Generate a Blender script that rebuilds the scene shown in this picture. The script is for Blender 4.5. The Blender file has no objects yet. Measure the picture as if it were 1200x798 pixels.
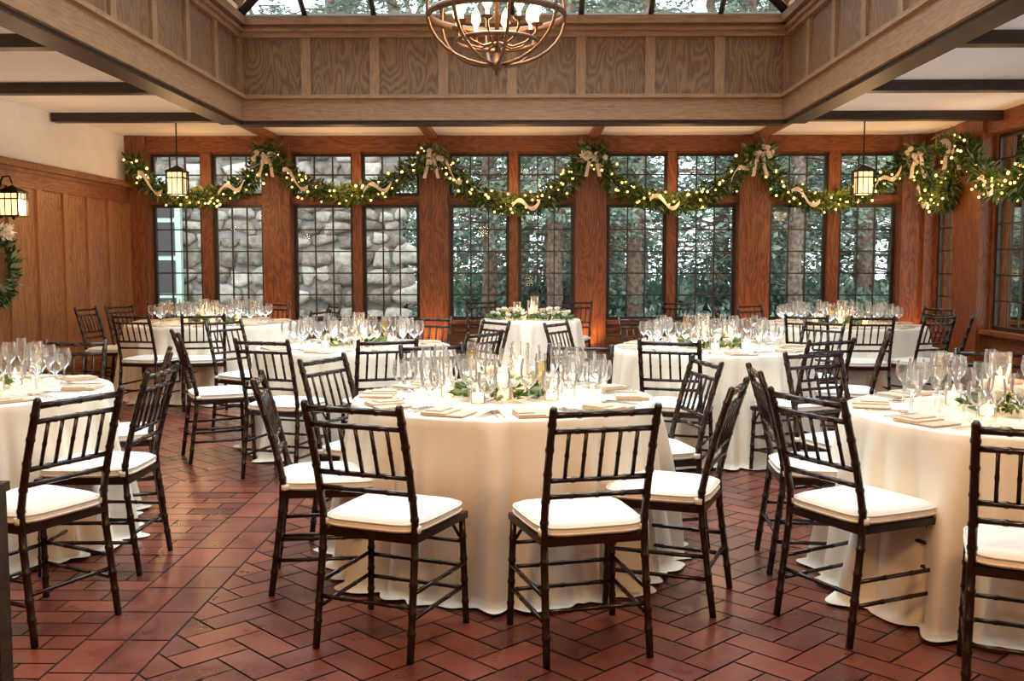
import bpy, math, random
from mathutils import Vector, Matrix, noise
random.seed(7)
R_=random.random
def U(a,b): return a+(b-a)*random.random()
scene=bpy.context.scene
try:
    scene.view_settings.view_transform='Standard'
    scene.cycles.transparent_max_bounces=24
except Exception as e: print(e)

# ---------------------------------------------------------------- materials
def newmat(name):
    m=bpy.data.materials.new(name); m.use_nodes=True
    nt=m.node_tree; b=nt.nodes['Principled BSDF']; return m,nt,b
def setp(b,**k):
    for n,v in k.items():
        n=n.replace('_',' ')
        for key in b.inputs.keys():
            if key.lower()==n.lower():
                b.inputs[key].default_value=v
def simple(name,col,rough=.5,metal=0,**k):
    m,nt,b=newmat(name); b.inputs['Base Color'].default_value=(*col,1)
    b.inputs['Roughness'].default_value=rough; b.inputs['Metallic'].default_value=metal
    setp(b,**k); return m
def noisy(name,c1,c2,scale=8,rough=.6,bump=0,detail=6,bscale=None,**k):
    m,nt,b=newmat(name)
    tc=nt.nodes.new('ShaderNodeTexCoord'); n=nt.nodes.new('ShaderNodeTexNoise')
    n.inputs['Scale'].default_value=scale; n.inputs['Detail'].default_value=detail
    r=nt.nodes.new('ShaderNodeValToRGB'); r.color_ramp.elements[0].color=(*c1,1); r.color_ramp.elements[1].color=(*c2,1)
    r.color_ramp.elements[0].position=.35; r.color_ramp.elements[1].position=.65
    nt.links.new(tc.outputs['Object'],n.inputs['Vector']); nt.links.new(n.outputs['Fac'],r.inputs['Fac'])
    nt.links.new(r.outputs['Color'],b.inputs['Base Color']); b.inputs['Roughness'].default_value=rough
    if bump:
        bp=nt.nodes.new('ShaderNodeBump'); bp.inputs['Strength'].default_value=bump; bp.inputs['Distance'].default_value=.01
        nt.links.new(n.outputs['Fac'],bp.inputs['Height']); nt.links.new(bp.outputs['Normal'],b.inputs['Normal'])
    setp(b,**k); return m
def leafmat(name,col,trans=.35):
    m=bpy.data.materials.new(name); m.use_nodes=True; nt=m.node_tree; nt.nodes.clear()
    o=nt.nodes.new('ShaderNodeOutputMaterial'); mx=nt.nodes.new('ShaderNodeMixShader'); mx.inputs[0].default_value=trans
    d=nt.nodes.new('ShaderNodeBsdfDiffuse'); t=nt.nodes.new('ShaderNodeBsdfTranslucent')
    d.inputs[0].default_value=(*col,1); t.inputs[0].default_value=(*col,1)
    nt.links.new(d.outputs[0],mx.inputs[1]); nt.links.new(t.outputs[0],mx.inputs[2]); nt.links.new(mx.outputs[0],o.inputs[0]); return m
def wood(name,c1,c2,axis='z',rough=.42,scale=1.0,cath=.5):
    m,nt,b=newmat(name)
    tc=nt.nodes.new('ShaderNodeTexCoord'); mp=nt.nodes.new('ShaderNodeMapping')
    s={'z':(1,1,.07),'x':(.07,1,1),'y':(1,.07,1)}[axis]
    mp.inputs['Scale'].default_value=s
    nt.links.new(tc.outputs['Object'],mp.inputs['Vector'])
    n=nt.nodes.new('ShaderNodeTexNoise'); n.inputs['Scale'].default_value=70*scale; n.inputs['Detail'].default_value=5
    nt.links.new(mp.outputs['Vector'],n.inputs['Vector'])
    mp2=nt.nodes.new('ShaderNodeMapping'); s2=[{'z':(1,1,.28),'x':(.28,1,1),'y':(1,.28,1)}[axis][i]*3.2*scale for i in range(3)]
    mp2.inputs['Scale'].default_value=s2
    nt.links.new(tc.outputs['Object'],mp2.inputs['Vector'])
    n2=nt.nodes.new('ShaderNodeTexNoise'); n2.inputs['Scale'].default_value=1.3; n2.inputs['Detail'].default_value=1.5
    nt.links.new(mp2.outputs['Vector'],n2.inputs['Vector'])
    mul=nt.nodes.new('ShaderNodeMath'); mul.operation='MULTIPLY'; mul.inputs[1].default_value=95
    nt.links.new(n2.outputs['Fac'],mul.inputs[0])
    sn=nt.nodes.new('ShaderNodeMath'); sn.operation='SINE'; nt.links.new(mul.outputs[0],sn.inputs[0])
    ml=nt.nodes.new('ShaderNodeMath'); ml.operation='MULTIPLY_ADD'; ml.inputs[1].default_value=.22*cath; nt.links.new(sn.outputs[0],ml.inputs[0])
    nt.links.new(n.outputs['Fac'],ml.inputs[2])
    r=nt.nodes.new('ShaderNodeValToRGB'); r.color_ramp.elements[0].color=(*c1,1); r.color_ramp.elements[1].color=(*c2,1)
    r.color_ramp.elements[0].position=.3; r.color_ramp.elements[1].position=.68
    nt.links.new(ml.outputs[0],r.inputs['Fac']); nt.links.new(r.outputs['Color'],b.inputs['Base Color'])
    b.inputs['Roughness'].default_value=rough
    bp=nt.nodes.new('ShaderNodeBump'); bp.inputs['Strength'].default_value=.15; bp.inputs['Distance'].default_value=.004
    nt.links.new(ml.outputs[0],bp.inputs['Height']); nt.links.new(bp.outputs['Normal'],b.inputs['Normal'])
    return m
def emis(name,col,s,base=None):
    m,nt,b=newmat(name); b.inputs['Base Color'].default_value=(*(base or col),1)
    b.inputs['Emission Color'].default_value=(*col,1); b.inputs['Emission Strength'].default_value=s; return m
def thinglass(name,tint=(.95,.97,.96),refl=1.0,edge=.25,rough=0.02,haze=0):
    m=bpy.data.materials.new(name); m.use_nodes=True; nt=m.node_tree; nt.nodes.clear()
    o=nt.nodes.new('ShaderNodeOutputMaterial'); mx=nt.nodes.new('ShaderNodeMixShader')
    t=nt.nodes.new('ShaderNodeBsdfTransparent'); t.inputs[0].default_value=(*tint,1)
    g=nt.nodes.new('ShaderNodeBsdfGlossy'); g.inputs['Roughness'].default_value=rough; g.inputs['Color'].default_value=(refl,refl,refl,1)
    lw=nt.nodes.new('ShaderNodeLayerWeight'); lw.inputs['Blend'].default_value=edge
    nt.links.new(lw.outputs['Fresnel'],mx.inputs[0]); nt.links.new(t.outputs[0],mx.inputs[1]); nt.links.new(g.outputs[0],mx.inputs[2])
    last=mx
    if haze:
        d=nt.nodes.new('ShaderNodeBsdfTranslucent'); d.inputs[0].default_value=(1,1,1,1); d2=nt.nodes.new('ShaderNodeBsdfDiffuse'); d2.inputs[0].default_value=(1,1,1,1)
        a=nt.nodes.new('ShaderNodeMixShader'); nt.links.new(d.outputs[0],a.inputs[1]); nt.links.new(d2.outputs[0],a.inputs[2])
        m2=nt.nodes.new('ShaderNodeMixShader'); m2.inputs[0].default_value=haze
        nt.links.new(mx.outputs[0],m2.inputs[1]); nt.links.new(a.outputs[0],m2.inputs[2]); last=m2
    nt.links.new(last.outputs[0],o.inputs[0]); return m

M={}
M['oak_z']=wood('oak_vertical',(.115,.034,.012),(.28,.094,.031),'z')
M['oak_x']=wood('oak_horizontal_x',(.11,.032,.011),(.26,.087,.029),'x')
M['oak_y']=wood('oak_horizontal_y',(.13,.040,.014),(.28,.098,.034),'y')
M['well_z']=wood('well_oak_vertical',(.13,.070,.034),(.225,.128,.068),'z',cath=.9)
M['well_x']=wood('well_oak_x',(.20,.110,.057),(.325,.186,.10),'x',cath=.3)
M['well_y']=wood('well_oak_y',(.20,.110,.057),(.325,.186,.10),'y',cath=.3)
M['well_t']=wood('well_oak_stile',(.21,.117,.061),(.325,.189,.103),'z',cath=.3)
M['wall_panel']=wood('wall_panel_oak',(.19,.082,.031),(.38,.178,.072),'z',cath=.6)
M['wall_stile']=wood('wall_stile_oak',(.23,.10,.039),(.40,.192,.08),'z',cath=.2)
M['dark_beam']=wood('dark_beam',(.016,.009,.007),(.042,.025,.017),'x',rough=.5)
M['plaster']=noisy('ceiling_plaster',(.85,.85,.84),(.89,.89,.88),3,.9,bump=.1)
M['plaster_wall']=noisy('wall_plaster',(.78,.78,.77),(.84,.84,.83),3,.9,bump=.15)
M['frame']=simple('window_frame_dark',(.020,.014,.011),.4)
M['muntin']=simple('muntin_bronze',(.04,.036,.025),.4)
M['glass']=thinglass('window_glass',(.95,.98,.97),1.0,.12)
M['sky_glass']=thinglass('skylight_glass',(.80,.88,.88),1.0,.2)
M['iron']=simple('wrought_iron',(.02,.016,.013),.45,.7)
M['bronze']=simple('aged_bronze',(.13,.065,.035),.38,.8)
M['chair']=simple('mahogany_lacquer',(.016,.0055,.0038),.25,0)
M['cushion']=noisy('ivory_cushion',(.80,.77,.71),(.84,.81,.75),30,.8)
M['cloth']=noisy('ivory_satin_tablecloth',(.79,.725,.61),(.83,.765,.65),4,.42,Sheen_Weight=.2)
M['napkin']=noisy('tan_napkin',(.58,.44,.32),(.66,.51,.38),40,.8)
M['silver']=simple('silver_cutlery',(.7,.68,.65),.2,1)
M['wineglass']=thinglass('clear_glassware',(.98,.985,.985),1.0,.30,.02,.06)
M['water']=thinglass('water_fill',(.95,.97,.97),1,.2,.02,.06)
M['champagne']=thinglass('champagne_fill',(.98,.86,.55),1,.2,.02,.05)
M['wax']=emis('candle_wax',(1,.55,.22),1.6,(.9,.8,.6))
M['flame']=emis('candle_flame',(1,.58,.20),7)
M['bulb']=emis('warm_bulb',(1,.60,.24),5.0)
M['fairy']=emis('fairy_light',(1,.50,.14),6)
M['lantern_glass']=emis('lantern_amber_glass',(1,.57,.22),2.6,(.9,.7,.45))
M['leafA']=leafmat('garland_leaf_dark',(.045,.10,.028))
M['leafB']=leafmat('garland_leaf_light',(.15,.205,.06))
M['leafC']=leafmat('eucalyptus_leaf',(.25,.32,.21))
M['petal']=leafmat('white_petals',(.90,.87,.80),.4)
M['blush']=leafmat('blush_petals',(.80,.58,.47),.4)
M['burlap']=noisy('ivory_ribbon',(.66,.60,.52),(.82,.77,.69),80,.9)
M['bark']=noisy('bark',(.11,.078,.06),(.31,.21,.155),12,.95,bump=.6)
M['treeleafA']=leafmat('conifer_foliage',(.145,.225,.175),.4)
M['treeleafB']=leafmat('pale_foliage',(.38,.45,.36),.4)
M['grass']=noisy('forest_ground',(.10,.12,.07),(.24,.23,.17),1.5,.95)
M['grout']=noisy('floor_grout',(.022,.012,.010),(.045,.024,.02),20,.8)
M['green_paint']=simple('green_painted_wood',(.45,.60,.52),.5)

m,nt,b=newmat('terracotta_tile'); M['tile']=m
geo=nt.nodes.new('ShaderNodeNewGeometry'); tc=nt.nodes.new('ShaderNodeTexCoord')
ns=nt.nodes.new('ShaderNodeTexNoise'); ns.inputs['Scale'].default_value=5; ns.inputs['Detail'].default_value=7
nt.links.new(tc.outputs['Object'],ns.inputs['Vector'])
ad=nt.nodes.new('ShaderNodeMath'); ad.operation='MULTIPLY_ADD'; ad.inputs[1].default_value=.6
nt.links.new(geo.outputs['Random Per Island'],ad.inputs[0]); 
mm=nt.nodes.new('ShaderNodeMath'); mm.operation='MULTIPLY_ADD'; mm.inputs[1].default_value=.9; mm.inputs[2].default_value=-.22
nt.links.new(ns.outputs['Fac'],mm.inputs[0]); nt.links.new(mm.outputs[0],ad.inputs[2])
cr=nt.nodes.new('ShaderNodeValToRGB'); cr.color_ramp.elements[0].color=(.050,.016,.012,1); cr.color_ramp.elements[1].color=(.25,.066,.038,1)
e=cr.color_ramp.elements.new(.5); e.color=(.150,.036,.022,1)
nt.links.new(ad.outputs[0],cr.inputs['Fac']); nt.links.new(cr.outputs['Color'],b.inputs['Base Color'])
rr=nt.nodes.new('ShaderNodeMapRange'); rr.inputs['To Min'].default_value=.16; rr.inputs['To Max'].default_value=.46
nt.links.new(ns.outputs['Fac'],rr.inputs['Value']); nt.links.new(rr.outputs['Result'],b.inputs['Roughness'])
bp=nt.nodes.new('ShaderNodeBump'); bp.inputs['Strength'].default_value=.25; bp.inputs['Distance'].default_value=.01
nt.links.new(ns.outputs['Fac'],bp.inputs['Height']); nt.links.new(bp.outputs['Normal'],b.inputs['Normal'])

m,nt,b=newmat('fieldstone'); M['stone']=m
geo=nt.nodes.new('ShaderNodeNewGeometry'); tc=nt.nodes.new('ShaderNodeTexCoord')
ns=nt.nodes.new('ShaderNodeTexNoise'); ns.inputs['Scale'].default_value=9; ns.inputs['Detail'].default_value=8
nt.links.new(tc.outputs['Object'],ns.inputs['Vector'])
ad=nt.nodes.new('ShaderNodeMath'); ad.operation='MULTIPLY_ADD'; ad.inputs[1].default_value=.8
nt.links.new(ns.outputs['Fac'],ad.inputs[0]); 
hf=nt.nodes.new('ShaderNodeMath'); hf.operation='MULTIPLY_ADD'; hf.inputs[1].default_value=.6; hf.inputs[2].default_value=-.2
nt.links.new(geo.outputs['Random Per Island'],hf.inputs[0]); nt.links.new(hf.outputs[0],ad.inputs[2])
cr=nt.nodes.new('ShaderNodeValToRGB'); cr.color_ramp.elements[0].color=(.13,.105,.085,1); cr.color_ramp.elements[1].color=(.56,.51,.45,1)
cr.color_ramp.elements[0].position=.15; cr.color_ramp.elements[1].position=.85
e=cr.color_ramp.elements.new(.5); e.color=(.32,.275,.23,1)
nt.links.new(ad.outputs[0],cr.inputs[0]); nt.links.new(cr.outputs[0],b.inputs['Base Color'])
bp=nt.nodes.new('ShaderNodeBump'); bp.inputs['Distance'].default_value=.05; nt.links.new(ns.outputs['Fac'],bp.inputs['Height']); nt.links.new(bp.outputs['Normal'],b.inputs['Normal'])
b.inputs['Roughness'].default_value=.9
M['mortar']=noisy('stone_mortar',(.20,.18,.155),(.30,.27,.24),6,.95)

# ---------------------------------------------------------------- mesh builder
class MB:
    def __init__(s): s.v=[]; s.f=[]; s.m=[]; s.s=[]; s.mats=[]
    def mi(s,k):
        if k not in s.mats: s.mats.append(k)
        return s.mats.index(k)
    def face(s,idx,k,sm=False): s.f.append(idx); s.m.append(s.mi(k)); s.s.append(sm)
    def box(s,a,b,k,T=None):
        x0,y0,z0=a; x1,y1,z1=b; n=len(s.v)
        P=[(x0,y0,z0),(x1,y0,z0),(x1,y1,z0),(x0,y1,z0),(x0,y0,z1),(x1,y0,z1),(x1,y1,z1),(x0,y1,z1)]
        if T: P=[tuple(T@Vector(p)) for p in P]
        s.v+=P
        for q in [(3,2,1,0),(4,5,6,7),(0,1,5,4),(1,2,6,5),(2,3,7,6),(3,0,4,7)]: s.face([n+i for i in q],k)
    def quad(s,pts,k,sm=False):
        n=len(s.v); s.v+=[tuple(p) for p in pts]; s.face(list(range(n,n+len(pts))),k,sm)
    def tube(s,pts,rad,k,n=8,closed=False,caps=True,flat=1.0):
        pts=[Vector(p) for p in pts]; N=len(pts)
        if not hasattr(rad,'__len__'): rad=[rad]*N
        base=len(s.v); up=None
        for i in range(N):
            if closed: t=(pts[(i+1)%N]-pts[i-1])
            else: t=(pts[min(i+1,N-1)]-pts[max(i-1,0)])
            if t.length<1e-9: t=Vector((0,0,1))
            t.normalize()
            if up is None:
                up=Vector((0,0,1)) if abs(t.z)<.9 else Vector((0,1,0))
            a=up-t*up.dot(t)
            if a.length<1e-5: a=t.orthogonal()
            a.normalize(); up=a; c=t.cross(a)
            for j in range(n):
                th=2*math.pi*j/n
                s.v.append(tuple(pts[i]+(a*math.cos(th)*flat+c*math.sin(th))*rad[i]))
        for i in range(N if closed else N-1):
            i2=(i+1)%N
            for j in range(n):
                j2=(j+1)%n
                s.face([base+i*n+j,base+i*n+j2,base+i2*n+j2,base+i2*n+j],k,True)
        if caps and not closed:
            s.face([base+j for j in range(n)][::-1],k); s.face([base+(N-1)*n+j for j in range(n)],k)
    def bamboo(s,p0,p1,r,rings,k='chair',n=8,mid=None):
        p0=Vector(p0);p1=Vector(p1); L=(p1-p0).length
        ts=[(0,r*1.0)]
        for i in range(rings):
            t=(i+1)/(rings+1); d=.005/L
            ts+= [(t-2*d,r*.97),(t-d,r*1.15),(t+d,r*1.15),(t+2*d,r*.97)]
        ts.append((1,r))
        s.tube([p0.lerp(p1,t) for t,_ in ts],[q for _,q in ts],k,n)
    def lathe(s,prof,k,n=16,c=(0,0,0),sm=True):
        base=len(s.v); N=len(prof)
        for r,z in prof:
            for j in range(n):
                th=2*math.pi*j/n; s.v.append((c[0]+r*math.cos(th),c[1]+r*math.sin(th),c[2]+z))
        for i in range(N-1):
            for j in range(n):
                j2=(j+1)%n; s.face([base+i*n+j,base+i*n+j2,base+(i+1)*n+j2,base+(i+1)*n+j],k,sm)
    def ball(s,c,r,k,n=8,m=5,sq=1):
        s.lathe([(max(r*math.sin(math.pi*i/m),1e-4),-r*sq*math.cos(math.pi*i/m)) for i in range(m+1)],k,n,c)
    def leaf(s,p,d,L,w,k):
        d=Vector(d).normalized(); a=d.orthogonal().normalized()
        a=Matrix.Rotation(U(0,6.28),3,d)@a; n=d.cross(a)
        p=Vector(p); b0=len(s.v)
        s.v+=[tuple(p),tuple(p+d*L*.45+a*w+n*w*.3),tuple(p+d*L),tuple(p+d*L*.45-a*w+n*w*.3)]
        s.face([b0,b0+1,b0+2,b0+3],k)
    def mesh(s,name):
        me=bpy.data.meshes.new(name); me.from_pydata(s.v,[],s.f)
        for k in s.mats: me.materials.append(M[k])
        me.polygons.foreach_set('material_index',s.m); me.polygons.foreach_set('use_smooth',s.s); me.update(); return me
    def obj(s,name,parent=None,loc=None):
        o=bpy.data.objects.new(name,s.mesh(name)); scene.collection.objects.link(o)
        if loc: o.location=loc
        if parent: o.parent=parent
        return o
def inst(name,me,loc,rz=0,parent=None,sc=1):
    o=bpy.data.objects.new(name,me); scene.collection.objects.link(o); o.location=loc; o.rotation_euler=(0,0,rz)
    o.scale=(sc,)*3 if not hasattr(sc,'__len__') else sc
    if parent: o.parent=parent
    return o
def empty(name,loc=(0,0,0),rz=0):
    o=bpy.data.objects.new(name,None); scene.collection.objects.link(o); o.location=loc; o.rotation_euler=(0,0,rz); return o
def point(name,loc,col,p,r=.05,parent=None,typ='POINT'):
    l=bpy.data.lights.new(name,typ); l.energy=p; l.color=col; l.shadow_soft_size=r
    o=bpy.data.objects.new(name,l); scene.collection.objects.link(o); o.location=loc
    if parent: o.parent=parent
    return o

# ---------------------------------------------------------------- room constants
XL,XR,YB,YF,ZC=-5.45,5.40,13.6,-2.6,3.10
WX0,WX1,WY0,WY1=-3.29,2.90,3.6,11.4      # skylight well
WZ0,WZ1=3.0,4.08

# floor -----------------------------------------------------------
mb=MB(); mb.box((XL-.2,YF-.2,-.2),(XR+.2,YB+.2,-.006),'grout')
def clip(P,ax,val,sg):
    out=[]
    for i in range(len(P)):
        a,b_=P[i-1],P[i]; da=(a[ax]-val)*sg; db=(b_[ax]-val)*sg
        if (da>=0)!=(db>=0):
            t=da/(da-db); out.append((a[0]+(b_[0]-a[0])*t,a[1]+(b_[1]-a[1])*t))
        if db>=0: out.append(b_)
    return out
def put(P,x0,x1,y0,y1):
    for ax,val,sg in ((0,x0,1),(0,x1,-1),(1,y0,1),(1,y1,-1)):
        if P: P=clip(P,ax,val,sg)
    if len(P)>=3:
        h=U(-.0012,0.0); mb.quad([(x,y,h) for x,y in P],'tile')
def rect(u0,w0,u1,w1,ca,sa,org,reg,g=.0045):
    cx=org[0]+ca*(u0+u1)/2-sa*(w0+w1)/2; cy=org[1]+sa*(u0+u1)/2+ca*(w0+w1)/2
    if not(reg[0]-.3<cx<reg[1]+.3 and reg[2]-.3<cy<reg[3]+.3): return
    put([(org[0]+ca*u-sa*w,org[1]+sa*u+ca*w) for u,w in ((u0+g,w0+g),(u1-g,w0+g),(u1-g,w1-g),(u0+g,w1-g))],*reg)
def tiles(x0,x1,y0,y1,ang,L,W,org,stag=True):
    ca,sa=math.cos(ang),math.sin(ang)
    for j in range(-150,150):
        for i in range(-110,110):
            u=i*L+(L/2 if (stag and j%2) else 0); w=j*W
            rect(u,w,u+L,w+W,ca,sa,org,(x0,x1,y0,y1))
def herring(x0,x1,y0,y1,ang,W,org):
    ca,sa=math.cos(ang),math.sin(ang)
    for m_ in range(-60,60):
        for k in range(-190,190):
            x=k+2*m_; y=k-2*m_
            rect(x*W,y*W,(x+2)*W,(y+1)*W,ca,sa,org,(x0,x1,y0,y1))
            rect(x*W,(y+1)*W,(x+1)*W,(y+3)*W,ca,sa,org,(x0,x1,y0,y1))
BX=-1.50; BY=6.15; W=.13
herring(BX+.165,XR,YF,YB,math.pi/4,W,(1.0,5.0))
tiles(BX-.16,BX+.16,YF,YB,math.pi/2,.30,.16,(BX+.16,0.0),False)
tiles(XL,BX-.165,YF,BY-.165,0,.26,.13,(BX-.16,0.0))
tiles(XL,BX-.165,BY-.16,BY+.16,0,.30,.16,(BX-.16,BY-.16),False)
herring(XL,BX-.165,BY+.165,YB,math.pi/4,W,(-4.0,9.0))
mb.obj('floor')

# ceiling ----------------------------------------------------------
mb=MB()
mb.box((XL-.2,YF-.2,ZC),(WX0-.05,YB+.2,ZC+.15),'plaster'); mb.box((WX1+.05,YF-.2,ZC),(XR+.2,YB+.2,ZC+.15),'plaster')
mb.box((WX0-.05,WY1+.05,ZC),(WX1+.05,YB+.2,ZC+.15),'plaster'); mb.box((WX0-.05,YF-.2,ZC),(WX1+.05,WY0-.05,ZC+.15),'plaster')
mb.obj('ceiling')
tn=0
def trim(mbx):
    global tn; tn+=1; return mbx.obj('trim_%d'%tn)
for y in (11.45,9.55,7.55,5.5,3.5,1.4):
    mb=MB(); mb.box((XL+.02,y-.07,ZC-.1),(WX0-.2,y+.07,ZC),'dark_beam'); trim(mb)
    mb=MB(); mb.box((WX1+.2,y-.07,ZC-.1),(XR-.02,y+.07,ZC),'dark_beam'); trim(mb)
for x in (WX0-.12,-1.28,.85,WX1+.12):
    mb=MB(); mb.box((x-.055,WY1+.2,ZC-.08),(x+.055,YB-.06,ZC),'oak_y'); trim(mb)

# skylight well ------------------------------------------------------
def wellface(name,P0,P1,inward,npan,kx):
    mb=MB(); P0=Vector(P0);P1=Vector(P1); d=(P1-P0); L=d.length; d.normalize()
    rz=math.atan2(d.y,d.x); T=Matrix.Translation(P0)@Matrix.Rotation(rz,4,'Z')
    sg=1 if (Matrix.Rotation(rz,3,'Z')@Vector((0,1,0))).dot(Vector(inward))>0 else -1
    def bx(x0,x1,y0,y1,z0,z1,k):
        ya,yb=sorted((y0*sg,y1*sg)); mb.box((x0,ya,z0),(x1,yb,z1),k,T)
    bx(0,L,-.12,0,WZ0,WZ1,'well_z')
    bx(0,L,-.20,.06,WZ0,WZ0+.24,kx)
    bx(0,L,.0,.10,WZ0+.24,WZ0+.28,kx)
    bx(0,L,-.12,.05,WZ1-.16,WZ1,kx); bx(0,L,-.12,.12,WZ1-.03,WZ1+.06,kx); bx(0,L,0,.08,WZ1-.10,WZ1-.06,kx)
    w=L/npan
    for i in range(npan+1):
        x=i*w; a,b_=max(0,x-.055),min(L,x+.055)
        bx(a,b_,0,.03,WZ0+.28,WZ1-.16,'well_t')
    bx(0,L,-.2,.02,WZ0-.04,WZ0,'dark_beam')
    mb.obj(name)
wellface('skylight_curb_back',(WX0,WY1,0),(WX1,WY1,0),(0,-1,0),8,'well_x')
wellface('skylight_curb_front',(WX0,WY0,0),(WX1,WY0,0),(0,1,0),8,'well_x')
wellface('skylight_curb_left',(WX0,WY0,0),(WX0,WY1,0),(1,0,0),9,'well_y')
wellface('skylight_curb_right',(WX1,WY0,0),(WX1,WY1,0),(-1,0,0),9,'well_y')
mb=MB(); z0=WZ1+.06; z1=z0+1.6; cx=(WX0+WX1)/2; hw=(WX1-WX0)/2
A=Vector((WX0,WY0,z0));B=Vector((WX1,WY0,z0));C=Vector((WX1,WY1,z0));D=Vector((WX0,WY1,z0))
E=Vector((cx,WY0+hw,z1));F=Vector((cx,WY1-hw,z1))
mb.quad([A,B,E],'sky_glass');mb.quad([B,C,F,E],'sky_glass');mb.quad([C,D,F],'sky_glass');mb.quad([D,A,E,F],'sky_glass')
def bar(p,q,w=.03): mb.tube([p,q],w,'frame',4)
for p,q in ((A,E),(B,E),(C,F),(D,F),(E,F)): bar(p,q,.055)
for p,q in ((A,B),(B,C),(C,D),(D,A)): bar(p,q,.05)
for i in range(1,8):
    t=i/8; 
    for (P,Q,Ap) in ((A,B,E),(D,C,F)):
        s0=P.lerp(Q,t); h=min(t,1-t)*2; top=Vector((s0.x,P.y+(Ap.y-P.y)*h,z0+(z1-z0)*h)); bar(s0,top)
n=10
for i in range(1,n):
    y=WY0+(WY1-WY0)*i/n; h=min(1,(y-WY0)/hw,(WY1-y)/hw)
    for X in (WX0,WX1): bar(Vector((X,y,z0)),Vector((X+(cx-X)*h,y,z0+(z1-z0)*h)))
for h in (.25,.5,.75):
    P=[a.lerp(b_,h) for a,b_ in ((A,E),(B,E),(C,F),(D,F))]
    for i in range(4): bar(P[i],P[(i+1)%4],.022)
mb.obj('skylight')

# walls ---------------------------------------------------------------
SZ,HZ,T0,T1=.62,2.87,2.19,2.31
def winunit(mb,T,x0,x1,z0,z1,cols,rows,fr=.045):
    for a,b_ in (((x0,-.03,z0),(x0+fr,.03,z1)),((x1-fr,-.03,z0),(x1,.03,z1)),((x0+fr,-.03,z0),(x1-fr,.03,z0+fr)),((x0+fr,-.03,z1-fr),(x1-fr,.03,z1))):
        mb.box(a,b_,'frame',T)
    X0,X1,Z0,Z1=x0+fr,x1-fr,z0+fr,z1-fr
    for i in range(1,cols):
        x=X0+(X1-X0)*i/cols; mb.box((x-.009,-.014,Z0),(x+.009,.014,Z1),'muntin',T)
    for j in range(1,rows):
        z=Z0+(Z1-Z0)*j/rows; mb.box((X0,-.0135,z-.009),(X1,.0135,z+.009),'muntin',T)
    mb.quad([T@Vector(p) for p in ((X0,0,Z0),(X1,0,Z0),(X1,0,Z1),(X0,0,Z1))],'glass')
wn=0
def windowpair(T,xa,xb):
    global wn; wn+=1; mb=MB()
    winunit(mb,T,xa,xb,SZ,T0,3,5); winunit(mb,T,xa,xb,T1,HZ,3,2,.035); mb.obj('window_%d'%wn)
TB=Matrix.Translation((0,YB+.05,0))
wins=[(-5.15,-4.45),(-4.31,-3.61),(-3.21,-2.39),(-2.27,-1.49),(-1.08,-.27),(-.15,.61),(1.05,1.86),(1.98,2.80),(3.24,4.02),(4.17,4.95)]
for a,b_ in wins: windowpair(TB,a,b_)
mb=MB()
mb.box((XL-.2,YB,0),(XR+.2,YB+.2,SZ),'oak_x'); mb.box((XL-.2,YB,HZ),(XR+.2,YB+.2,ZC),'oak_x')
edges=[XL-.2]+[v for w in wins for v in w]+[XR+.2]
for i in range(0,len(edges),2): mb.box((edges[i],YB,SZ),(edges[i+1],YB+.12,HZ),'oak_z')
for a,b_ in wins: mb.box((a,YB-.0,T0),(b_,YB+.12,T1),'oak_x')
mb.obj('wall_back')
mb=MB(); mb.box((XL,YB-.10,HZ+.02),(XR,YB,ZC-.0),'oak_x'); mb.box((XL,YB-.05,T0+.02),(XR,YB,T1-.02),'oak_x')
mb.box((XL,YB-.12,SZ-.05),(XR,YB,SZ),'oak_x'); mb.box((XL,YB-.03,.0),(XR,YB,.14),'oak_x'); mb.box((XL,YB-.03,SZ-.16),(XR,YB,SZ-.05),'oak_x'); trim(mb)
for i in range(0,len(edges),2):
    a,b_=edges[i],edges[i+1]
    if b_-a>.2:
        a=max(a,XL+.001); b_=min(b_,XR-.001)
        mb=MB(); mb.box((a+.015,YB-.15,0),(b_-.015,YB-.0,ZC-.01),'oak_z'); mb.box((a+.0,YB-.17,0),(b_,YB,.16),'oak_z')
        trim(mb)
    else:
        mb=MB(); mb.box((a,YB-.06,SZ),(b_,YB,HZ+.02),'oak_z'); trim(mb)
TR=Matrix.Translation((XR+.05,0,0))@Matrix.Rotation(math.pi/2,4,'Z')
rw=[(12.55,13.35),(10.85,11.72),(9.85,10.72),(8.2,9.1),(7.2,8.1),(5.5,6.4),(4.5,5.4),(2.8,3.7),(1.8,2.7)]
for a,b_ in rw: windowpair(TR,a,b_)
rs=sorted(rw); ed=[YF-.2]+[v for w in rs for v in w]+[YB+.2]
mb=MB(); mb.box((XR,YF-.2,0),(XR+.2,YB+.2,SZ),'oak_y'); mb.box((XR,YF-.2,HZ),(XR+.2,YB+.2,ZC),'oak_y')
for i in range(0,len(ed),2): mb.box((XR,ed[i],SZ),(XR+.12,ed[i+1],HZ),'oak_z')
for a,b_ in rs: mb.box((XR,a,T0),(XR+.12,b_,T1),'oak_y')
mb.obj('wall_right')
mb=MB(); mb.box((XR-.10,YF,HZ+.02),(XR,YB,ZC),'oak_y'); mb.box((XR-.05,YF,T0+.02),(XR,YB,T1-.02),'oak_y'); mb.box((XR-.12,YF,SZ-.05),(XR,YB,SZ),'oak_y'); trim(mb)
for i in range(0,len(ed),2):
    a,b_=ed[i],ed[i+1]; 
    if .2<b_-a<2.5 :
        mb=MB(); mb.box((XR-.15,a+.05,0),(XR,min(b_,YB)-.05,ZC-.01),'oak_z'); trim(mb)
mb=MB(); mb.box((XL-.2,YF-.2,0),(XL,YB+.2,ZC),'plaster_wall'); mb.obj('wall_left')
mb=MB(); mb.box((XL,YF,0),(XL+.03,YB,2.40),'wall_panel'); 
y=YB-.16
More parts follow.
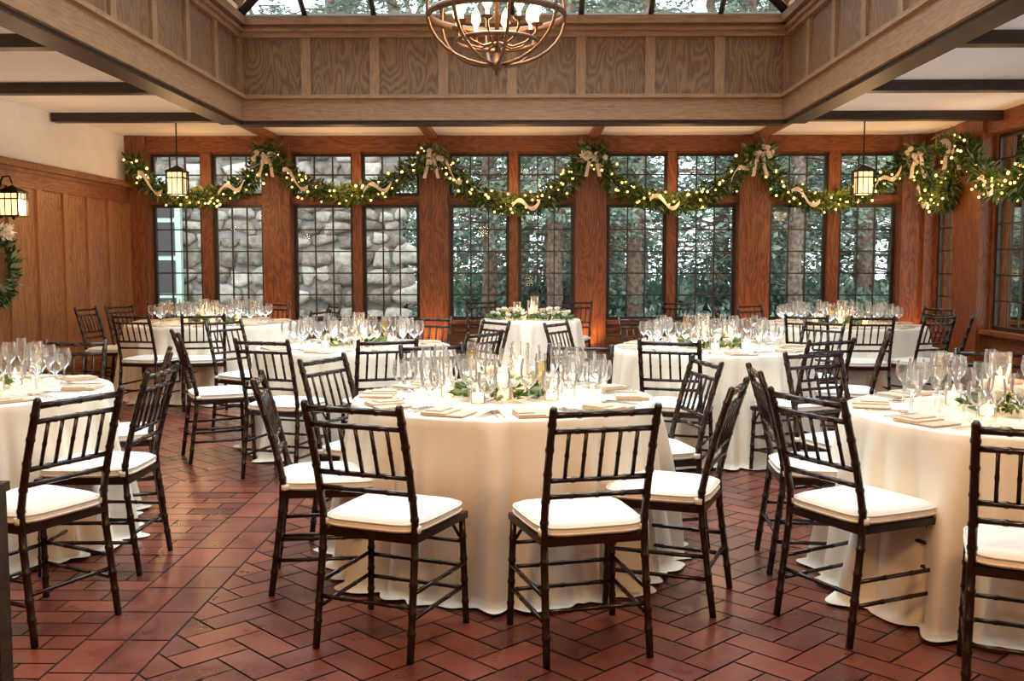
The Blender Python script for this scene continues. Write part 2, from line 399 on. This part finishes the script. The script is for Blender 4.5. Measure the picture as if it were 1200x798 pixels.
while y>YF+.3:
    mb.box((XL+.03,y-.055,.0),(XL+.06,y+.055,2.3),'wall_stile'); 
    y-=.62
mb.box((XL+.03,YF,2.2),(XL+.062,YB,2.36),'oak_y'); mb.box((XL+.03,YF,0),(XL+.065,YB,.2),'oak_y')
mb.box((XL,YF,2.36),(XL+.09,YB,2.40),'oak_y'); mb.box((XL,YF,2.40),(XL+.15,YB,2.45),'oak_y'); mb.box((XL,YF,2.45),(XL+.11,YB,2.48),'oak_y')
trim(mb)
mb=MB(); mb.box((XL-.2,YF-.2,0),(XR+.2,YF,ZC),'plaster_wall'); mb.obj('wall_front')

# ---------------------------------------------------------------- chair
def chair_mesh():
    mb=MB(); r=.0125
    for s in (-1,1):
        def pos(z):
            x=.193-.006*z/.45 if z<.45 else .187+.004*(z-.45)
            y=-.035+.06*(z/.45) if z<.45 else .025-.12*((z-.45)/.47)**1.3
            return (s*x,y,z)
        zs=[(0,r*.95)]
        for rz_ in (.10,.17,.27,.36,.50,.58,.68,.77,.86):
            zs+=[(rz_-.010,r),(rz_-.005,r*1.17),(rz_+.005,r*1.17),(rz_+.010,r)]
        zs+=[(.915,r),(.925,r*.6)]
        mb.tube([pos(z) for z,_ in zs],[q*1.15 for _,q in zs],'chair',8)
        mb.bamboo((s*.212,.405,0),(s*.20,.395,.43),r*1.1,4)
        for z in (.15,.24): mb.bamboo((s*.192,-.035+.06*z/.45,z),(s*.209,.40,z),.009,2,n=6)
    def py(z): return .025-.12*((z-.45)/.47)**1.3
    for z in (.895,.835,.655,.595): mb.bamboo((-.19,py(z),z),(.19,py(z),z),.0105 if z<.88 else .0125,3,n=6)
    for x in (-.125,-.0625,0,.0625,.125): mb.bamboo((x,py(.655),.655),(x,py(.835),.835),.0075,1,n=6)
    for z in (.14,.23): mb.bamboo((-.208,.40,z),(.208,.40,z),.009,3,n=6)
    mb.bamboo((-.192,-.01,.19),(.192,-.01,.19),.009,3,n=6)
    for s in (-1,1):
        mb.tube([(s*.14,.40,.415),(s*.19,.40,.34)],.007,'chair',6)
    mb.tube([(-.2,.40,.325),(.2,.40,.325)],.008,'chair',6)
    def ring(o,z,ins=0):
        return [(-.195+ins,.005+ins,z),(.195-ins,.005+ins,z),(.215-ins,.42-ins,z),(-.215+ins,.42-ins,z)]
    n=len(mb.v); mb.v+=ring(0,.415)+ring(0,.442)
    mb.face([n+3,n+2,n+1,n],'chair'); mb.face([n+4,n+5,n+6,n+7],'chair')
    for i in range(4): mb.face([n+i,n+(i+1)%4,n+4+(i+1)%4,n+4+i],'chair')
    prof=[(.90,.443),(.985,.449),(1.0,.462),(.985,.478),(.93,.490),(.80,.497),(.55,.501),(.25,.503),(.01,.503)]
    N=32; b0=len(mb.v)
    for sc,z in prof:
        for j in range(N):
            th=2*math.pi*j/N; c,s_=math.cos(th),math.sin(th); e=.38
            x=math.copysign(abs(c)**e,c)*.207*sc; y=.213+math.copysign(abs(s_)**e,s_)*.212*sc
            x*=1+.05*(y-.2)/.2
            mb.v.append((x,y,z))
    for i in range(len(prof)-1):
        for j in range(N):
            j2=(j+1)%N; mb.face([b0+i*N+j,b0+i*N+j2,b0+(i+1)*N+j2,b0+(i+1)*N+j],'cushion',True)
    for zz in (.457,.479):
        P=[]
        for j in range(N):
            th=2*math.pi*j/N; c,s_=math.cos(th),math.sin(th); e=.38
            x=math.copysign(abs(c)**e,c)*.208; y=.213+math.copysign(abs(s_)**e,s_)*.213; x*=1+.05*(y-.2)/.2
            P.append((x,y,zz))
        mb.tube(P,.0038,'cushion',5,closed=True)
    for s in (-1,1): mb.tube([(s*.188,.028,.452),(s*.188,.028,.475)],.019,'cushion',8)
    return mb.mesh('chiavari_chair')
CH=chair_mesh()
def chair(x,y,tx,ty,jit=0):
    a=math.atan2(-(tx-x),ty-y)+math.radians(jit)
    return inst('chiavari_chair',CH,(x,y,0),a)

# ---------------------------------------------------------------- tablecloth
def cloth_mesh(R,seed,H=.765):
    rnd=random.Random(seed); n=360; ks=[(rnd.randint(7,10),1.0),(rnd.randint(13,17),.9),(rnd.randint(23,29),.45),(3,.5)]
    ph=[rnd.uniform(0,6.28) for _ in ks]
    mb=MB(); rows=[]
    for q in (.02,.3,.6,.85,.97): rows.append((R*q,H,0))
    rows+=[(R*.995,H-.003,0),(R+.003,H-.012,0.01)]
    for i in range(1,25):
        t=i/24; rows.append((R+.006+.090*t**1.1+(.04 if i==24 else 0),H-.012-(H-.020)*min(t*1.03,1),t))
    for r,z,t in rows:
        for j in range(n):
            th=2*math.pi*j/n
            f=sum(a*math.sin(k*th+p+1.0*math.sin(2*th+p)*t) for (k,a),p in zip(ks,ph))
            f=abs(f)*1.5-1.0 if f<0 else f*.9-1.0
            rr=r+.042*f*t**.7
            zz=z+ (0 if t<1 else .010*(math.sin(7*th+ph[0])+1)*.5)
            mb.v.append((rr*math.cos(th),rr*math.sin(th),zz))
    for i in range(len(rows)-1):
        for j in range(n):
            j2=(j+1)%n; mb.face([i*n+j,(i+1)*n+j,(i+1)*n+j2,i*n+j2],'cloth',True)
    mb.face([j for j in range(n)],'cloth')
    return mb.mesh('tablecloth')
def wine(mb,c,s=1):
    mb.lathe([(.034*s,.002),(.010,.008),(.0045,.018),(.0045,.085*s),(.010,.095*s),(.030*s,.112*s),(.040*s,.140*s),(.040*s,.165*s),(.033*s,.205*s)],'wineglass',14,c)
def goblet(mb,c,s=1):
    mb.lathe([(.036,.002),(.012,.010),(.006,.02),(.006,.06),(.012,.068),(.036,.085),(.044,.12),(.041,.165)],'wineglass',14,c)
    mb.lathe([(.041,.135),(.001,.135)],'water',12,c)
def flute(mb,c,fill=False):
    mb.lathe([(.031,.002),(.008,.009),(.004,.02),(.004,.095),(.012,.11),(.024,.14),(.027,.18),(.023,.235)],'wineglass',12,c)
    if fill: mb.lathe([(.001,.108),(.011,.112),(.022,.14),(.0255,.18),(.025,.20),(.001,.20)],'champagne',12,c)
def settings(R,n,a0):
    g=MB(); nap=MB(); cut=MB(); z=.768
    for i in range(n):
        a=a0+2*math.pi*i/n; er=Vector((math.cos(a),math.sin(a),0)); et=Vector((-er.y,er.x,0))
        def P(r,t): v=er*r+et*t; return (v.x+U(-.008,.008),v.y+U(-.008,.008),z)
        goblet(g,P(R*.62,.10)); wine(g,P(R*.57,.01),U(.98,1.08)); flute(g,P(R*.50,.08),i%5==1); wine(g,P(R*.64,.19),.92)
        if n<10: wine(g,P(R*.58,-.10),1.0)
        T=Matrix.Translation(er*(R*.82)+Vector((0,0,z)))@Matrix.Rotation(a+U(-.08,.08),4,'Z')
        nap.box((-.06,-.10,0),(.10,.10,.006),'napkin',T); nap.box((-.058,-.097,.006),(.098,.02,.012),'napkin',T); nap.box((-.058,-.097,.012),(.06,-.02,.017),'napkin',T)
        for t,w in ((-.15,.012),(-.18,.012),(.15,.010),(.175,.013)):
            cut.box((-.09,t-.003,0),(.06,t+.003,.004),'silver',T)
            cut.box((-.13,t-w,.001),(-.085,t+w,.004),'silver',T)
    return g.mesh('glassware'),nap.mesh('napkins'),cut.mesh('cutlery')
def centerpiece():
    f=MB(); c=MB(); z=.768
    for i in range(340):
        a=U(0,6.28); r=.21*math.sqrt(R_()); h=.09*(1-(r/.25)**2)*R_()
        k=random.choice(['leafA','leafB','leafC'])
        f.leaf((r*math.cos(a)*1.1,r*math.sin(a)*1.1,z+h+.005),(math.cos(a)+U(-.6,.6),math.sin(a)+U(-.6,.6),U(-.05,.8)),U(.04,.075),U(.008,.018),k)
    for i in range(16):
        a=i*2.4; r=.20*math.sqrt((i+.5)/16); p=(r*math.cos(a),r*math.sin(a),z+.08+U(0,.05)-r*.15)
        k='petal' if R_()<.8 else 'blush'
        f.ball(p,U(.018,.026),k,8,5)
        for j in range(14):
            b_=j*2.4; e=j/14
            f.leaf(p,(math.cos(b_),math.sin(b_),1.5-1.4*e),.028+.02*e,.021,k)
    for i,(a,r,h) in enumerate(((.4,.10,.25),(2.4,.14,.19),(4.4,.13,.21),(1.4,.27,.10),(3.0,.27,.10),(4.0,.28,.10),(5.4,.27,.10),(0.2,.29,.10))):
        p=(r*math.cos(a),r*math.sin(a),z); rr=.045 if h>.1 else .036
        c.lathe([(.001,.002),(rr,.002),(rr,h)],'wineglass',16,p)
        rw_=.028 if h>.1 else .026; hh=h*.58 if h>.1 else .048
        c.lathe([(rw_,.006),(rw_,hh),(.001,hh)],'wax',12,p)
        c.lathe([(.001,hh),(.008,hh+.012),(.0075,hh+.024),(.001,hh+.045)],'flame',8,p)
    return f.mesh('flower_centerpiece'),c.mesh('votive_candles')
CPs=[centerpiece() for _ in range(2)]
SET10=settings(.74,10,math.radians(249)); SET8=settings(.74,8,.2)
def table(x,y,R,seed,ns,rot=0,lp=7):
    e=empty('banquet_table',(x,y,0))
    o=bpy.data.objects.new('tablecloth',cloth_mesh(R,seed)); scene.collection.objects.link(o); o.parent=e
    mb=MB(); mb.lathe([(.001,.725),(R-.02,.725),(R-.02,.755),(.001,.755)],'oak_x',48); mb.lathe([(.05,.05),(.05,.73)],'iron',16); mb.lathe([(.001,0),(.35,0),(.35,.03),(.06,.06)],'iron',24)
    o=mb.obj('table_frame'); o.parent=e
    s=R/.74
    for nm,me in zip(('glassware','napkins','cutlery'),ns): 
        inst(nm,me,(x,y,0),rot,None,(s,s,1))
    F,C=CPs[seed%2]
    inst('flower_centerpiece',F,(x,y,0),rot+.3*seed); inst('votive_candles',C,(x,y,0),rot+.3*seed)
    point('candle_glow',(x,y,1.16),(1,.54,.22),lp,.12)
TT={'1':(-.12,4.75,.72),'2':(-1.35,7.65,.74),'3':(1.38,7.55,.74),'4':(2.14,4.3,.74),'5':(-2.9,4.95,.74),'6':(-3.4,10.6,.88),'7':(3.2,10.35,.86)}
for i,(k,(x,y,r)) in enumerate(TT.items()):
    table(x,y,r,i+1,SET10 if k in '167' else SET8,0 if k=='1' else i*.37)
e=empty('sweetheart_table',(0.02,11.3,0)); o=bpy.data.objects.new('tablecloth',cloth_mesh(.56,33)); scene.collection.objects.link(o); o.parent=e
mb=MB(); mb.lathe([(.001,.725),(.54,.725),(.54,.755),(.001,.755)],'oak_x',48); mb.lathe([(.05,.0),(.05,.73)],'iron',16); o=mb.obj('table_frame'); o.parent=e
inst('flower_centerpiece',CPs[0][0],(-.22,11.15,0),1); inst('flower_centerpiece',CPs[1][0],(.25,11.15,0),2); inst('votive_candles',CPs[0][1],(0,11.3,0),.5)
point('candle_glow',(0,11.3,1.1),(1,.55,.22),8,.08)

def C(k,pts):
    x,y,_=TT[k]
    for p in pts: chair(p[0],p[1],x,y,p[2] if len(p)>2 else U(-5,5))
def CD(x,y,dx,dy): chair(x,y,x+dx,y+dy)
C('1',[(-.585,3.5,0),(.24,3.455,0),(-.99,5.1),(.81,5.02,-4),(.28,5.80),(-.55,5.84)])
CD(.77,4.07,-.94,.36); CD(-1.09,4.3,.98,.18)
C('2',[(-1.67,6.35),(-.93,6.38),(-2.42,7.02),(-2.5,8.3),(-.38,7.05),(-.35,8.3),(-1.7,8.85),(-.9,8.8)])
C('3',[(.91,6.35),(1.88,6.42),(.3,8.1),(2.5,7.2),(2.4,8.3),(1.0,8.75),(1.8,8.75)])
C('4',[(1.115,3.755,0),(1.58,3.05,0),(1.60,5.4),(2.56,5.5)]); CD(1.14,4.62,.99,-.08)
CD(-1.76,3.71,-.90,.42); CD(-1.79,4.56,-.99,.0); CD(-2.10,5.5,-.95,-.35); C('5',[(-2.85,6.1),(-3.8,3.9)])
C('6',[(-3.72,9.35),(-3.08,9.35),(-4.72,10.7),(-4.6,11.25),(-4.3,11.75),(-2.2,10.1),(-2.3,11.3),(-3.1,11.9)])
C('7',[(2.6,9.3),(3.12,9.15),(3.75,9.3),(4.3,9.9),(4.35,10.8),(2.1,10.7),(2.6,11.5),(3.6,11.55)])
chair(-.58,12.5,-.2,11.3); chair(.58,12.5,.2,11.3); chair(1.75,12.2,1.0,11.3)

# dark newel post at the left edge of the foreground
mb=MB(); mb.box((-1.50,2.54,0),(-1.398,2.60,.80),'dark_beam'); mb.box((-1.51,2.53,.0),(-1.392,2.61,.12),'dark_beam'); mb.box((-1.51,2.53,.80),(-1.392,2.61,.825),'dark_beam')
mb.obj('newel_post')

# ---------------------------------------------------------------- lanterns
def lantern_parts(mb,z,w=.11,h=.26):
    mb.box((-w*.86,-w*.86,z),(w*.86,w*.86,z+h),'lantern_glass')
    for sx in (-1,1):
        for sy in (-1,1): mb.box((sx*w-.008,sy*w-.008,z-.01),(sx*w+.008,sy*w+.008,z+h+.01),'iron')
    for zz in (z-.012,z+h*.72,z+h): mb.box((-w-.01,-w-.01,zz),(w+.01,w+.01,zz+.014),'iron')
    for s in (-1,1):
        for t in (-.33,.33):
            mb.box((t*w-.004,s*w-.004,z),(t*w+.004,s*w+.004,z+h),'iron'); mb.box((s*w-.004,t*w-.004,z),(s*w+.004,t*w+.004,z+h),'iron')
    b0=len(mb.v); ww=w+.02
    mb.v+=[(-ww,-ww,z+h+.014),(ww,-ww,z+h+.014),(ww,ww,z+h+.014),(-ww,ww,z+h+.014),(0,0,z+h+.09)]
    mb.face([b0+3,b0+2,b0+1,b0],'iron')
    for i in range(4): mb.face([b0+i,b0+(i+1)%4,b0+4],'iron')
    mb.ball((0,0,z-.025),.018,'iron')
for (x,y) in ((-4.12,11.7),(3.88,11.75)):
    mb=MB(); lantern_parts(mb,2.20,.095,.25)
    mb.tube([(0,0,2.52),(0,0,ZC-.03)],.008,'iron',6); mb.lathe([(.001,ZC-.04),(.07,ZC-.03),(.08,ZC)],'iron',16)
    o=mb.obj('added_fill_lantern',loc=(x,y,0)); point('added_fill_glow',(0,0,2.12),(1,.58,.26),30,.1,o)
for (x,y,p) in ((-1.2,1.6,92),(1.2,1.6,92)):  # unseen lanterns added near the camera as warm front fill
    mb=MB(); lantern_parts(mb,2.34,.14,.32); mb.tube([(0,0,2.7),(0,0,ZC-.03)],.008,'iron',6); mb.lathe([(.001,ZC-.04),(.07,ZC-.03),(.08,ZC)],'iron',16)
    o=mb.obj('added_fill_lantern',loc=(x,y,0)); point('added_fill_glow',(0,0,2.2),(1,.57,.25),p,.15,o)
for y in (10.10,6.9,4.4):  # first sconce is real; the other two are unseen, added to warm the wall
    mb=MB(); lantern_parts(mb,1.88,.10,.22); mb.box((-.15,-.05,1.85),(-.135,.05,2.25),'iron')
    mb.tube([(-.14,0,2.15),(-.10,0,2.27),(-.03,0,2.28),(0,0,2.20)],.009,'iron',6)
    o=mb.obj('wall_sconce_incl_added',loc=(XL+.21,y,0)); point('sconce_glow_incl_added',(.14,0,1.98),(1,.64,.34),24,.08,o)
mb=MB()
for i in range(650):
    a=U(0,6.28); rr=U(.14,.28); p=(0.02+U(0,.08),rr*math.cos(a),rr*1.35*math.sin(a))
    mb.leaf(p,(U(-.1,.8),math.cos(a+.8)+U(-.4,.4),math.sin(a+.8)+U(-.6,.4)),U(.06,.12),U(.012,.022),random.choice(['leafA','leafA','leafB','leafC']))
for i in range(50): mb.leaf((.1,U(-.07,.07),.36),(U(.2,.8),U(-.9,.9),U(-1,.6)),.12,.025,'petal')
mb.obj('christmas_wreath',loc=(XL+.06,9.97,1.36))

# chandelier -----------------------------------------------------------
mb=MB(); zc=3.22; Rr=.50
zb=2.85
def circ(r,z,n=48): return [(r*math.cos(2*math.pi*i/n),r*math.sin(2*math.pi*i/n),z) for i in range(n)]
mb.tube(circ(Rr,zc),.018,'bronze',6,closed=True,flat=1.6)
mb.tube(circ(.30,zc-.19),.012,'bronze',6,closed=True,flat=1.4)
for i in range(8):
    a=2*math.pi*i/8+.2; P=[]
    for j in range(15):
        t=j/14; ph=-math.pi/2+t*math.pi*.93
        r=.5*math.cos(ph)+.015; z=zc+ (.36*math.sin(ph) if ph<0 else .75*math.sin(ph))
        P.append((max(r,.03)*math.cos(a),max(r,.03)*math.sin(a),z))
    mb.tube(P,.013,'bronze',6)
    a2=a+math.pi/8
    Q=[(.03*math.cos(a2),.03*math.sin(a2),3.02)]+[(r*math.cos(a2),r*math.sin(a2),z) for r,z in ((.12,2.99),(.22,3.02),(.29,3.08),(.30,3.13))]
    mb.tube(Q,.009,'bronze',6); x,y=.30*math.cos(a2),.30*math.sin(a2)
    mb.lathe([(.001,3.125),(.035,3.135),(.045,3.15)],'bronze',12,(x,y,0)); mb.lathe([(.014,3.13),(.014,3.19),(.001,3.19)],'wax',10,(x,y,0))
    mb.lathe([(.010,3.19),(.036,3.235),(.031,3.29),(.001,3.35)],'bulb',10,(x,y,0))
mb.tube([(0,0,zb+.02),(0,0,4.1)],.016,'bronze',8)
mb.lathe([(.001,zb-.07),(.018,zb-.055),(.012,zb-.035),(.05,zb-.01),(.06,zb+.01),(.03,zb+.04),(.02,zb+.1)],'bronze',20)
for i in range(27):
    z=4.08+i*.062
    if z>5.65: break
    P=[(.018*math.cos(t)*(1 if i%2 else 0),.018*math.cos(t)*(0 if i%2 else 1),z+.04*math.sin(t)) for t in [k*math.pi/5 for k in range(10)]]
    mb.tube(P,.005,'bronze',5,closed=True)
o=mb.obj('chandelier',loc=(-.24,7.5,0)); point('chandelier_glow',(0,0,3.3),(1,.66,.36),85,.25,o)

# ---------------------------------------------------------------- garland
def catmull(P,step=.02):
    out=[]; P=[Vector(p) for p in P]
    for i in range(len(P)-1):
        p0=P[max(i-1,0)];p1=P[i];p2=P[i+1];p3=P[min(i+2,len(P)-1)]; n=max(2,int((p2-p1).length/step))
        for j in range(n):
            t=j/n; out.append(.5*((2*p1)+(-p0+p2)*t+(2*p0-5*p1+4*p2-p3)*t*t+(-p0+3*p1-3*p2+p3)*t**3))
    out.append(P[-1]); return out
gx=[(-5.27,2.73),(-4.98,2.40),(-4.35,2.27),(-3.78,2.46),(-3.45,2.79),(-3.09,2.48),(-2.5,2.31),(-1.83,2.44),(-1.28,2.76),(-.69,2.31),(-.11,2.15),(.40,2.36),(.83,2.79),(1.26,2.36),(1.95,2.18),(2.57,2.42),(3.0,2.79),(3.38,2.36),(3.95,2.20),(4.58,2.42),(4.98,2.75)]
path=[(x,13.33,z) for x,z in gx]+[(5.12,13.2,2.6),(5.13,12.85,2.2),(5.13,12.4,2.25),(5.13,12.08,2.78),(5.13,11.5,2.42),(5.13,10.9,2.2),(5.13,10.35,2.32),(5.13,9.55,2.8),(5.13,9.0,2.4),(5.13,8.4,2.25),(5.13,7.6,2.5),(5.13,6.9,2.8)]
CP=catmull(path)
mb=MB(); fl=MB()
for p in CP:
    for _ in range(17):
        d=Vector((U(-1,1),U(-1,.6),U(-1,1))); q=p+d*.085
        mb.leaf(q,(d.x+U(-.5,.5),d.y,d.z-.2),U(.05,.13),U(.009,.022),random.choice(['leafA','leafA','leafB','leafB','leafC']))
    if R_()<.40:
        q=p+Vector((U(-.15,.15),U(-.17,-.04),U(-.15,.15))); 
        if p.x>5.05: q=p+Vector((U(-.18,-.03),U(-.15,.15),U(-.15,.15)))
        fl.ball(q,U(.010,.019),'fairy',6,4)
mb.tube(CP[::4],.02,'leafA',6)
mb.obj('evergreen_garland'); fl.obj('fairy_lights')
for (x,y,z) in [(-4.4,13.1,2.4),(-2.4,13.1,2.4),(-.2,13.1,2.3),(1.9,13.1,2.3),(4.0,13.1,2.3),(4.9,12.5,2.4),(4.9,10.8,2.35)]:
    point('fairy_glow',(x,y,z),(1,.52,.18),10,.2)
mb=MB()
def strip(P,w,k):
    P=[Vector(p) for p in P]; b0=len(mb.v)
    for i,p in enumerate(P):
        a=i*.35; off=Vector((math.sin(a)*.3,0,1)).normalized()
        mb.v.append(tuple(p+off*w)); mb.v.append(tuple(p-off*w+Vector((0,.02*math.sin(a*1.7),0))))
    for i in range(len(P)-1): mb.face([b0+2*i,b0+2*i+1,b0+2*i+3,b0+2*i+2],k,True)
for s in range(0,len(CP)-60,55):
    seg=CP[s+10:s+30]
    P=[]
    for i,p in enumerate(seg):
        o_=Vector((0,-.14,0)) if p.x<5.05 else Vector((-.14,0,0)); P.append(p+o_+Vector((0,0,.07*math.sin(i*.33))))
    strip(P,.028,'burlap')
peaks=[(-3.45,13.2,2.8),(-1.28,13.2,2.78),(.83,13.2,2.8),(3.0,13.2,2.8),(5.0,13.1,2.76),(5.0,12.08,2.78),(5.0,9.55,2.8)]
for (x,y,z) in peaks:
    for s in (-1,1):
        P=[(x+s*t*.13,y-.05-.05*math.sin(t*6),z+.04*math.sin(t*3.14)-.02) for t in [i/8 for i in range(9)]]; strip(P,.032,'burlap')
        P=[(x+s*(.03+t*.06),y-.06-.02*math.sin(t*9),z-t*.28) for t in [i/10 for i in range(11)]]
        b0=len(mb.v)
        for p in P: mb.v+= [(p[0]-.022,p[1],p[2]),(p[0]+.022,p[1]-.01,p[2])]
        for i in range(10): mb.face([b0+2*i,b0+2*i+1,b0+2*i+3,b0+2*i+2],'burlap',True)
mb.obj('ivory_ribbon')
mb=MB()
for (x,y,z) in peaks:
    for i in range(6):
        c=Vector((x+U(-.16,.16),y-.09+U(-.03,.03),z+U(-.08,.10)))
        for j in range(12):
            a=j*2.4; mb.leaf(c,(math.cos(a),-1+j*.1,math.sin(a)),.045,.02,'petal')
    for i in range(200):
        mb.leaf((x+U(-.15,.15),y+U(-.05,.05),z+U(-.12,.14)),(U(-1,1),U(-1,0),U(-1,1)),U(.08,.16),U(.012,.025),random.choice(['leafB','leafC','leafA']))
mb.obj('garland_flowers')

for x in (-3.41,-1.285,.83,3.02,5.1):
    mb=MB(); mb.lathe([(.001,0),(.06,0),(.065,.02),(.05,.03),(.05,.14),(.045,.14),(.001,.12)],'iron',16)
    o=mb.obj('uplight',loc=(x,YB-.32,0))
    l=point('uplight_beam',(0,0,.16),(1,.48,.18),42,.05,o,'SPOT'); l.data.spot_size=math.radians(110); l.data.spot_blend=1; l.rotation_euler=(math.radians(176),0,0)

# ---------------------------------------------------------------- outside
mb=MB(); mb.box((-40,YB+.3,-.6),(45,70,-.3),'grass'); mb.obj('forest_ground')
mb=MB(); mb.box((-9.5,17.7,-.3),(-2.3,18.2,4.2),'mortar')
z=-.3
while z<4.1:
    h=U(.18,.42); x=-9.5+U(-.2,0)
    while x<-2.35:
        w_=U(.2,.62); hh=h*U(.75,1.2); cx_,cz=x+w_/2,z+h/2+U(-.05,.05); d=U(.05,.14); N=12; b0=len(mb.v); ph=U(0,6); rt=U(-.25,.25)
        for (sc,yy) in ((1,17.72),(.97,17.7-d*.6),(.8,17.7-d),(.4,17.7-d*1.1)):
            for j in range(N):
                th=2*math.pi*j/N; c_,s_=math.cos(th),math.sin(th); e=.6; wob=1+.16*math.sin(3*th+ph)+.06*math.sin(5*th+2*ph)
                lx=math.copysign(abs(c_)**e,c_)*w_*.48*sc*wob; lz=math.copysign(abs(s_)**e,s_)*hh*.48*sc*wob
                mb.v.append((cx_+lx*math.cos(rt)-lz*math.sin(rt),yy,cz+lx*math.sin(rt)+lz*math.cos(rt)))
        for i in range(3):
            for j in range(N): mb.face([b0+i*N+j,b0+i*N+(j+1)%N,b0+(i+1)*N+(j+1)%N,b0+(i+1)*N+j],'stone',True)
        mb.face([b0+3*N+j for j in range(N)],'stone',True)
        x+=w_
    z+=h
mb.obj('fieldstone_building')
mb=MB()
mb.box((-7.6,17.40,.0),(-6.1,17.52,2.9),'green_paint')
for i in range(3):
    for j in range(4): mb.box((-7.50+i*.46,17.37,.2+j*.66),(-7.12+i*.46,17.405,.78+j*.66),'frame'); 
mb.obj('green_casement_door')
def tree(kind):
    mb=MB(); H=U(11,14); r=U(.16,.26)
    P=[(U(-.08,.08)*i,U(-.08,.08)*i,H*i/8) for i in range(9)]
    mb.tube(P,[r*(1-.85*i/8) for i in range(9)],'bark',10)
    for i in range(92):
        h=U(.5,H*.98) if kind else U(2.4,H*.98); a=U(0,6.28); L=(1-h/H)*U(2,3.4)+.5
        c=Vector((P[min(8,int(h/H*8))][0],P[min(8,int(h/H*8))][1],h)); d=Vector((math.cos(a),math.sin(a),U(-.25,.25)))
        mb.tube([c,c+d*L*.5,c+d*L+Vector((0,0,-.2*L))],[.03,.02,.006],'bark',4)
        for j in range(60):
            t=U(.15,1); q=c+d*L*t+Vector((U(-.25,.25),U(-.25,.25),U(-.2,.12)-.2*L*t*t))
            mb.leaf(q,(d.x+U(-1,1),d.y+U(-1,1),U(-.9,.3)),U(.10,.22),U(.025,.05),'treeleafA' if R_()<(.65 if kind else .35) else 'treeleafB')
    return mb.mesh('pine_tree')
TM=[tree(1),tree(1),tree(0)]
for i in range(28):
    y=U(23,36); x=U(-.6,.72)*y+1
    if x<-1.5 and y<26: x=abs(x)
    inst('pine_tree',TM[i%3],(x,y,-.35),U(0,6.28),None,U(.8,1.15))
for i in range(18):
    inst('pine_tree',TM[i%2],(-20+i*3.0+U(-.6,.6),U(37,42),-.4),U(0,6.28),None,U(.9,1.2))
for x,y in ((.55,19.8),(2.2,20.6),(5.4,20.2),(-.9,21.5),(11.8,14.5),(13.0,10.0)):
    inst('pine_tree',TM[2],(x,y,-.35),U(0,6),None,1)
def shrub():
    mb=MB()
    for i in range(2200):
        d=Vector((U(-1,1),U(-1,1),U(-.2,1))).normalized(); q=Vector((d.x*.8,d.y*.6,d.z*.8))*U(.5,1)
        mb.leaf(q,d+Vector((U(-.6,.6),U(-.6,.6),U(-.6,.6))),U(.08,.14),U(.02,.04),random.choice(['treeleafA','treeleafA','treeleafB']))
    for k in range(6): mb.tube([(0,0,0),(U(-.5,.5),U(-.4,.4),.6)],.02,'bark',5)
    return mb.mesh('shrub')
SH=shrub()
for i in range(12): inst('shrub',SH,(-1.0+i*1.15+U(-.3,.3),U(16.8,18.4),-.35),U(0,6),None,U(.8,1.3))
for i in range(16): inst('shrub',SH,(-1.0+i*1.3+U(-.3,.3),U(21,25),-.35),U(0,6),None,U(1.4,2.1))

# ---------------------------------------------------------------- world / lights
w=bpy.data.worlds.new('World'); scene.world=w; w.use_nodes=True
bg=w.node_tree.nodes['Background']; bg.inputs[0].default_value=(.88,.95,1,1); bg.inputs[1].default_value=3.4
l=bpy.data.lights.new('overcast_sky_light','AREA'); l.shape='RECTANGLE'; l.size=6.5; l.size_y=8.5; l.energy=900; l.color=(.96,.985,1)
o=bpy.data.objects.new('overcast_sky_light',l); scene.collection.objects.link(o); o.location=((WX0+WX1)/2,(WY0+WY1)/2,6.6)

cam=bpy.data.cameras.new('camera'); cam.lens=35; cam.sensor_width=36; co=bpy.data.objects.new('camera',cam); scene.collection.objects.link(co)
co.location=(0,0,1.41); co.rotation_euler=(math.radians(90-4.51),0,math.radians(.98)); cam.clip_end=200
scene.camera=co
